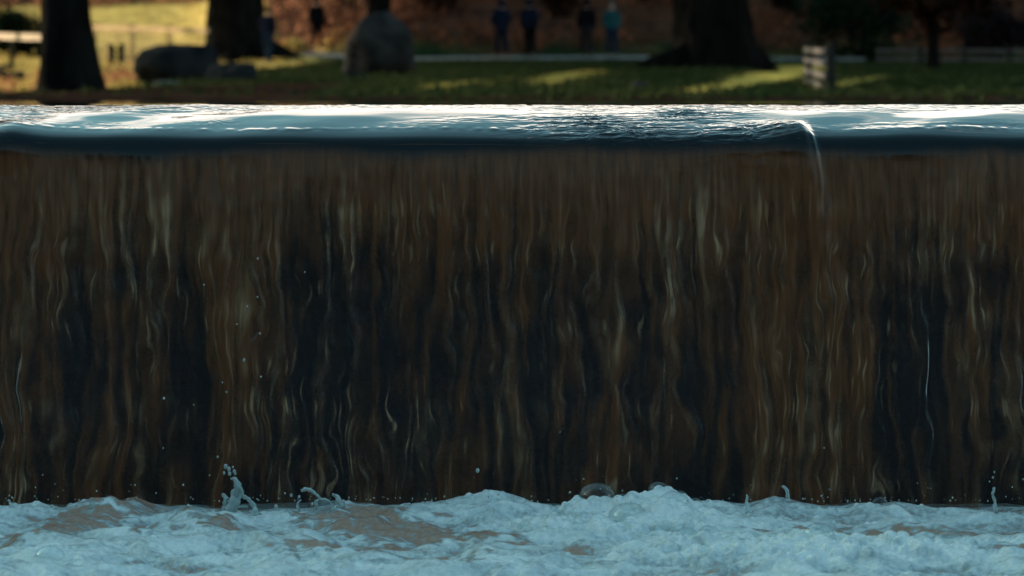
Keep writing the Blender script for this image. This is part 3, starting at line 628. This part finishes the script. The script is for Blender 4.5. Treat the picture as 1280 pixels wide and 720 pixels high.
# bushes
def bush(name, x, D, base_py, w, h, mat, lab, seed, n_=1600, leaf=0.16, group=None):
    X0 = (x - 640) / FPX * D; Y0_ = D - CD; Z0 = float(ground_z(X0, Y0_)); sc_ = D / FPX
    root = empty(name, (X0, Y0_, Z0)); tag(root, lab, 'bush', group)
    rs = np.random.default_rng(seed); W_, H_ = w * sc_ / 2, h * sc_
    cc = rs.normal(size=(16, 3)); cc /= np.linalg.norm(cc, axis=1, keepdims=True); cc *= rs.uniform(.3, .9, (16, 1))
    cc = cc * np.array((W_, W_ * .8, H_ * .5)) + np.array((0, 0, H_ * .52))
    C = cc[rs.integers(0, 16, n_)] + rs.normal(size=(n_, 3)) * np.array((W_, W_ * .8, H_ * .5)) * .24
    C[:, 2] = np.maximum(C[:, 2], 0.03)
    link('foliage', leaf_mesh('foliage', C, leaf), M[mat], root, False)
    q = MB()
    for k in range(5):
        a = k * 1.3 + seed; q.tube([(0.05 * math.cos(a), .05 * math.sin(a), -.1), (.25 * W_ * math.cos(a), .25 * W_ * math.sin(a), .35 * H_), (.55 * W_ * math.cos(a), .55 * W_ * math.sin(a), .75 * H_)], [.05, .035, .015], 6, .1, k)
    q.build('stem', M['bark'], root, True)
    return root
bush('holly_bush', 1075, 106, 70, 140, 112, 'evergreen', 'dark green bush on the slope beyond the path right of the fence corner', 1, 3200, .24)
bush('yew_bush', 1092, 92, 76, 26, 32, 'evergreen', 'small dark cone-shaped evergreen at the left end of the right fence', 2, 700, .12)
bush('hawthorn_bush', 1245, 98, 72, 85, 75, 'purple', 'wide dark purple bush behind the fence at the right border', 3, 2400, .2)
bush('hawthorn_bush', 1180, 110, 60, 90, 90, 'russet', 'large russet bush on the slope behind the small russet tree', 4, 2400, .22)
bush('holly_bush', 22, 112, 40, 90, 70, 'evergreen', 'dark holly bush above the fence at the upper left corner', 5, 3000, .22)
bush('holly_bush', 985, 112, 66, 60, 60, 'purple', 'low dark bush on the bracken slope right of the huge oak', 6, 1600, .2)
bush('gorse_bush', 372, 116, 62, 44, 24, 'straw', 'pale straw coloured bush beside the path between trunk and walker in black', 7, 700, .14)

for i_, (x_, D_, w_, h_, mt_, lb_) in enumerate([(545, 113, 60, 44, 'russet', 'low russet bush on the slope left of the walkers, right of the upright boulder'),
        (585, 118, 50, 56, 'purple', 'dark leafless bush on the slope left of the walker with the stuck out elbow'),
        (697, 112, 44, 50, 'russet', 'russet bush on the slope in the gap between the two pairs of walkers'),
        (805, 114, 70, 70, 'purple', 'dark leafless bush on the slope between the teal jacket and the huge oak'),
        (1035, 118, 56, 84, 'purple', 'tall dark leafless bush on the slope straight above the short slanting fence'),
        (948, 116, 50, 60, 'russet', 'russet bush on the slope just right of the huge oak trunk'),
        (440, 120, 44, 40, 'russet', 'russet bush on the slope between the walker in black and the upright boulder')]):
    bush('bramble_bush', x_, D_, 60, w_, h_, mt_, lb_, 30 + i_, 1500, .2, 'bushes on the slope beyond the path')

# ------------------------------------------------------------------ boulders and logs
def boulder(name, x, D, w, h, mat, lab, seed, depth=.8, sink=.15, flat=0.0, n_=36, lift=0.0):
    X0 = (x - 640) / FPX * D; Y0_ = D - CD; Z0 = float(ground_z(X0, Y0_)); sc_ = D / FPX; W_, H_ = w * sc_ / 2, h * sc_
    q = MB(); q.ball((0, 0, 0), 1, n_)
    rs = np.random.default_rng(seed); N = rs.normal(size=(22, 3)); N /= np.linalg.norm(N, axis=1, keepdims=True); hh = rs.uniform(.72, 1.0, 22)
    N = np.vstack([N, [(1, 0, .12), (-1, 0, .15), (0, -1, .2), (0, 1, .1), (.1, 0, 1), (0, 0, -1)]]); hh = np.concatenate([hh, [.9, .9, .85, .9, .88, 1]])
    V = []
    for v in q.v:
        d = np.array(v, float); d /= np.linalg.norm(d); t_ = N @ d; f = float(np.min(np.where(t_ > .05, hh / np.maximum(t_, .05), 9)))
        f *= 1 + .05 * float(noise2(d[0] * 3 + seed, d[2] * 3 + d[1] * 2, seed)) + .03 * float(noise2(d[0] * 9 + seed, d[2] * 9 + d[1] * 5, seed + 1))
        V.append((d[0] * W_ * f, d[1] * W_ * depth * f, d[2] * H_ * .55 * f + H_ * (.5 - sink) + lift))
    q.v = V; o = q.build(name, M[mat], None, True); o.location = (X0, Y0_, Z0); return tag(o, lab, 'boulder' if 'boulder' in name else 'stone')
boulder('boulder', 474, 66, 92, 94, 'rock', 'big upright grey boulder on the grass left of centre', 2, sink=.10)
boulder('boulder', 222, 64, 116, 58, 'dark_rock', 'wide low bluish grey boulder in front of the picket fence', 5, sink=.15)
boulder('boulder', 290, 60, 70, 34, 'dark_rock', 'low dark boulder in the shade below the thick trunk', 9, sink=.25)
boulder('stone', 208, 60.5, 38, 10, 'glint_rock', 'flat pale stone painted as a blue sky glint at the foot of the wide low boulder', 7, sink=.3)  # added pale slab, its colour stands in for a sky glint
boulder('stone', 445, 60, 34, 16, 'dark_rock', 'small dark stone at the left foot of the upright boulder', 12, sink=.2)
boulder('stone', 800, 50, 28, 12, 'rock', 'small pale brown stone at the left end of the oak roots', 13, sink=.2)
def log(x0, y0, x1, y1, D, r, lab, seed):
    P0, P1 = Vector(px(x0, y0, D)), Vector(px(x1, y1, D)); 
    g0 = float(ground_z(P0.x, P0.y)); g1 = float(ground_z(P1.x, P1.y)); P0.z = g0 + r * .7; P1.z = g1 + r * .7
    q = MB(); q.tube([P0.lerp(P1, k / 6) + Vector((0, 0, .04 * math.sin(k + seed))) for k in range(7)], [r * (1 - .06 * k) for k in range(7)], 12, .12, seed)
    tag(q.build('log', M['dark_wood'], None, True), lab, 'log')
log(-14, 72, 31, 68, 82, .20, 'longer dark log lying on the sunlit meadow at the left border', 1)
log(-12, 50, 11, 50, 98, .17, 'shorter dark log stump end on the meadow under the left fence', 2)

# ------------------------------------------------------------------ fences
def fence(name, pts, zb, lab, rails=(.95, .6, .28), post_h=1.15, mat='wood', post_mat='dark_wood', rail_h=.12, pickets=0, post_w=.13):
    X0, Y0_ = pts[0]; root = empty(name, (X0, Y0_, float(ground_z(X0, Y0_)))); tag(root, lab, 'fence'); zz = root.location.z
    for i, (x, y) in enumerate(pts):
        g = float(ground_z(x, y)) - zz; q = MB(); q.box((x - X0, y - Y0_, g + post_h / 2 - .15), (post_w, post_w, post_h + .3)); q.build('post', M[post_mat], root)
    for (xa, ya), (xb, yb) in zip(pts[:-1], pts[1:]):
        L = math.hypot(xb - xa, yb - ya); rz = math.atan2(yb - ya, xb - xa); ga = float(ground_z(xa, ya)) - zz; gb = float(ground_z(xb, yb)) - zz
        nx, ny = math.sin(rz), -math.cos(rz); off = post_w / 2 + .022
        for r_ in rails:
            q = MB(); q.box(((xa + xb) / 2 - X0 + nx * off, (ya + yb) / 2 - Y0_ + ny * off, (ga + gb) / 2 + r_), (L + .1, .04, rail_h), rz, (gb - ga) / L); q.build('rail', M[mat], root)
        for k in range(pickets):
            t = (k + .5) / pickets; q = MB(); q.box((xa + (xb - xa) * t - X0 + nx * (off + .04), ya + (yb - ya) * t - Y0_ + ny * (off + .04), ga + (gb - ga) * t + .58), (.055, .025, 1.1), rz); q.build('picket', M[mat], root)
    return root
def gp(x, D): return ((x - 640) / FPX * D, D - CD)
fence('rail_fence', [gp(-34, 104), gp(15, 98), gp(62, 92)], 0, 'sunlit pale rail fence at the left border above the meadow', rails=(1.12,), mat='wood', rail_h=.2, post_h=1.2)
fence('picket_fence', [gp(118, 108), gp(166, 106.5), gp(212, 105), gp(262, 103.5)], 0, 'sunlit picket fence with a broad top rail behind the wide low boulder', rails=(1.2,), mat='sunny_wood', rail_h=.17, pickets=6, post_h=1.35)
fence('gate_posts', [gp(139, 106), gp(152, 106)], 0, 'pair of short dark posts on the meadow left of the picket fence', rails=(.5,), mat='dark_wood', rail_h=.06, post_h=.7, post_w=.2)
fence('rail_fence', [gp(1011, 56), gp(1039, 45.5)], 0, 'short slanting fence section of pale boards ending in a dark post', rails=(.60, .42, .24, .07), mat='grey_wood', rail_h=.085, post_w=.11, post_h=.72)
fence('rail_fence', [gp(1098, 86), gp(1150, 86), gp(1205, 86), gp(1260, 86), gp(1310, 86)], 0, 'long weathered rail fence along the grass at the right border', rails=(.40, .16), mat='old_wood', rail_h=.09, post_h=.5, post_w=.1)

# ------------------------------------------------------------------ people
def skin_mesh(name, J, E, mat, parent=None, root=0, lv=1):
    me = bpy.data.meshes.new(name); me.from_pydata([j[:3] for j in J], E, []); me.update()
    o = link(name, me, mat, parent, False)
    md = o.modifiers.new("Skin", 'SKIN'); md.use_smooth_shade = True
    for i, j in enumerate(J):
        sv = me.skin_vertices[0].data[i]; sv.radius = (j[3], j[4] if len(j) > 4 else j[3]); sv.use_root = (i == root)
    s = o.modifiers.new("Subsurf", 'SUBSURF'); s.levels = lv; s.render_levels = 2
    return o
def person(x, D, H, rz, jacket, trousers, hair, lab, stride=.16, elbow_out=.0, hood=False, feet_py=None, longhair=False, wide=1.0):
    X0, Y0_ = gp(x, D); Z0 = float(ground_z(X0, Y0_))
    if abs(Y0_ + CD - path_d(X0) - 1.5) < 1.9: Z0 += 0.07
    k = H * 1.11 / 1.74; w = wide * 1.5
    J = [(0, 0, .96, .13, .10), (0, 0, 1.15, .125, .09), (0, .01, 1.36, .15, .10), (0, .0, 1.49, .058), (0, .02, 1.56, .062, .07), (0, .025, 1.64, .078, .092), (0, .015, 1.71, .055, .065),
         (-.17, 0, 1.42, .058), (-.25 - elbow_out, -.06, 1.16, .045), (-.19, .10, 1.0, .036), (.17, 0, 1.42, .058), (.25, -.06, 1.16, .045), (.19, .10, 1.0, .036),
         (-.09, 0, .88, .088), (-.10, stride * .55 + .03, .49, .06), (-.10, stride * .9, .09, .042), (-.11, stride * .9 + .14, .045, .036),
         (.09, 0, .88, .088), (.10, -stride * .2 + .03, .49, .06), (.10, -stride, .10, .042), (.11, -stride + .14, .045, .036), (0, .115, 1.625, .013)]
    E = [(0, 1), (1, 2), (2, 3), (3, 4), (4, 5), (5, 6), (2, 7), (7, 8), (8, 9), (2, 10), (10, 11), (11, 12), (0, 13), (13, 14), (14, 15), (15, 16), (0, 17), (17, 18), (18, 19), (19, 20), (5, 21)]
    J = [tuple(c * k for c in j) for j in J]
    body = skin_mesh('person', J, E, M['skin'])
    body.location = (X0, Y0_, Z0); body.rotation_euler = (0, 0, rz); tag(body, lab, 'person')
    g = 1.28
    JJ = [(0, 0, .84, .19 * w, .15), (0, 0, 1.0, .17 * w, .135), (0, .0, 1.16, .165 * w, .125), (0, .01, 1.36, .185 * w, .135), (0, .0, 1.475, .085, .085)] + [(a[0] / k, a[1] / k, a[2] / k, r) for a, r in zip(J[7:13], (.085, .07, .062, .085, .07, .062))]
    skin_mesh('jacket', [tuple(c * k for c in j) for j in JJ], [(0, 1), (1, 2), (2, 3), (3, 4), (3, 5), (5, 6), (6, 7), (3, 8), (8, 9), (9, 10)], jacket, body)
    T = [(0, 0, .93, .155, .12)] + [(a[0] / k, a[1] / k, a[2] / k, r) for a, r in zip([J[13], J[14], J[15], J[17], J[18], J[19]], (.108, .083, .066, .108, .083, .066))]
    skin_mesh('trousers', [tuple(c * k for c in j) for j in T], [(0, 1), (1, 2), (2, 3), (0, 4), (4, 5), (5, 6)], trousers, body)
    Hh = [(0, -.025, 1.56, .105, .085), (0, -.012, 1.66, .115, .108), (0, .0, 1.75, .085, .09)]
    if longhair: Hh = [(0, -.05, 1.46, .07, .04)] + Hh
    if hood: Hh = [(0, -.02, 1.50, .11, .095), (0, -.02, 1.62, .125, .122), (0, -.01, 1.72, .115, .118), (0, -.005, 1.77, .07, .075)]
    skin_mesh('hood' if hood else 'hair', [tuple(c * k for c in j) for j in Hh], [(i, i + 1) for i in range(len(Hh) - 1)], hair, body)
    for sx in (-1, 1):
        q = MB(); q.ball((sx * .032 * k, .108 * k, 1.645 * k), .011 * k, 8); q.build('eye', M['shoe'], body, True)
    for a, b_ in ((15, 16), (19, 20)):
        c0, c1_ = J[a], J[b_]
        skin_mesh('shoe', [(c0[0], c0[1] - .04 * k, .05 * k + (c0[2] - .09 * k) * .6, .055 * k, .045 * k), (c0[0], c0[1] + .06 * k, .045 * k, .052 * k, .042 * k), (c1_[0], c1_[1] + .05 * k, .035 * k, .045 * k, .032 * k)], [(0, 1), (1, 2)], M['shoe'], body)
    return body
navy = cloth('navy_cloth', (0.008, 0.011, 0.022)); black = cloth('black_cloth', (0.005, 0.0055, 0.007)); teal = cloth('teal_cloth', (0.014, 0.055, 0.062)); denim = cloth('denim', (0.010, 0.020, 0.036)); dgrey = cloth('charcoal_cloth', (0.02, 0.019, 0.021)); plum = cloth('plum_cloth', (0.05, 0.028, 0.035))
dhair = cloth('dark_hair', (0.02, 0.014, 0.01)); ghair = cloth('grey_hair', (0.12, 0.10, 0.09)); bhair = cloth('brown_hair', (0.05, 0.032, 0.02))
person(335, 105, 1.70, R(-25), navy, denim, dhair, 'walker in a navy coat close beside the thick dark trunk')
person(396, 117, 1.78, R(200), black, black, black, 'walker all in black on the path before the sunlit bracken', wide=1.15, hood=True)
person(627, 103.6, 1.72, R(20), navy, navy, navy, 'walker in navy jacket and navy trousers with one elbow stuck out', elbow_out=.08, hood=True)
person(662, 104.2, 1.76, R(-14), navy, black, navy, 'walker in a bulky navy jacket and black trousers on the path', wide=1.2, stride=.10, hood=True)
person(733, 104, 1.74, R(12), black, dgrey, black, 'walker in black beside the teal jacketed walker', wide=1.2, stride=.1, hood=True)
person(765, 103.4, 1.66, R(190), teal, denim, ghair, 'walker in a bright teal jacket and blue jeans facing the water', stride=.08)

# ------------------------------------------------------------------ ground cover
def scatter(name, n_, xr, dr, keep, mat, lab, size, hgt, per, seed):
    global rs
    rs = np.random.default_rng(seed); D = rs.uniform(dr[0], dr[1], n_); X = rs.uniform(-1, 1, n_) * 0.20 * D if xr is None else rs.uniform(xr[0], xr[1], n_)
    Y = D - CD; kp = keep(X, D); X, Y, D = X[kp], Y[kp], D[kp]; Z = ground_z(X, Y)
    n1 = len(X); C = np.repeat(np.stack([X, Y, Z], -1), per, 0) + rs.normal(size=(n1 * per, 3)) * np.array((size * 1.2, size * 1.2, 0))
    C[:, 2] += np.abs(rs.normal(size=n1 * per)) * hgt
    tag(link(name, leaf_mesh(name, C, size, 0.0), M[mat], None, False), lab, name.replace('_', ' '), kind='stuff')
def sun_streaks(X, D):  # where the painted sun streaks lie, kept free of grass blades
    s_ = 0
    for dd, xx, a in SUN_STREAKS:
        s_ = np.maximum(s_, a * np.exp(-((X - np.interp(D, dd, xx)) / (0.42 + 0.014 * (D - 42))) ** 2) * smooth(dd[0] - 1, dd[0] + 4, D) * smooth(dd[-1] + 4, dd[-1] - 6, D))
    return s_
offp = lambda X, D: (D < path_d(X) - .3) | (D > path_d(X) + 3.5)
fieldm = lambda X, D: (X + .05 * (D - 60) < -4.8) & (D > 60) & ((X < -0.120 * D) | (D > 95))
hillm = lambda X, D: D > 107.5 + 8 * smooth(-2, -7, X) + 20 * smooth(-8, -12, X) + 1.5 * noise2(X / 3, D / 3, 21)
scatter('grass', 26000, None, (38.4, 106), lambda X, D: offp(X, D) & ~fieldm(X, D) & (sun_streaks(X, D) < .35) & ~((X < -2.6) & (D < 55) & (rs.uniform(0, 1, len(X)) < .93)), 'grass', 'short green grass on the shaded bank behind the pond', .07, .05, 4, 1)
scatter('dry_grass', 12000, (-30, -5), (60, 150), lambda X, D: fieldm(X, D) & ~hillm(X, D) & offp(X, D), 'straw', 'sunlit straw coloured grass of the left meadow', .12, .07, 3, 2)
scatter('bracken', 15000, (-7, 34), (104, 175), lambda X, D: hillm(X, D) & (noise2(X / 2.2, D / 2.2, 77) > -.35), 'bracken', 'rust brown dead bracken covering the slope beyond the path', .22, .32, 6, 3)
scatter('bracken', 900, (-12, -5), (62, 92), lambda X, D: (noise2(X / 1.4, D / 2.2, 78) > .05) & (X < -0.120 * D), 'sunlit_bracken', 'clumps of rust brown bracken in a sunlit tone at the edge of the sunlit meadow', .14, .14, 6, 4)
scatter('bracken', 7000, (-34, -5.5), (112, 175), lambda X, D: hillm(X, D) & (noise2(X / 2.2, D / 2.2, 77) > -.35), 'sunlit_bracken', 'sunlit orange bracken on the slope above the left meadow', .22, .32, 6, 5)
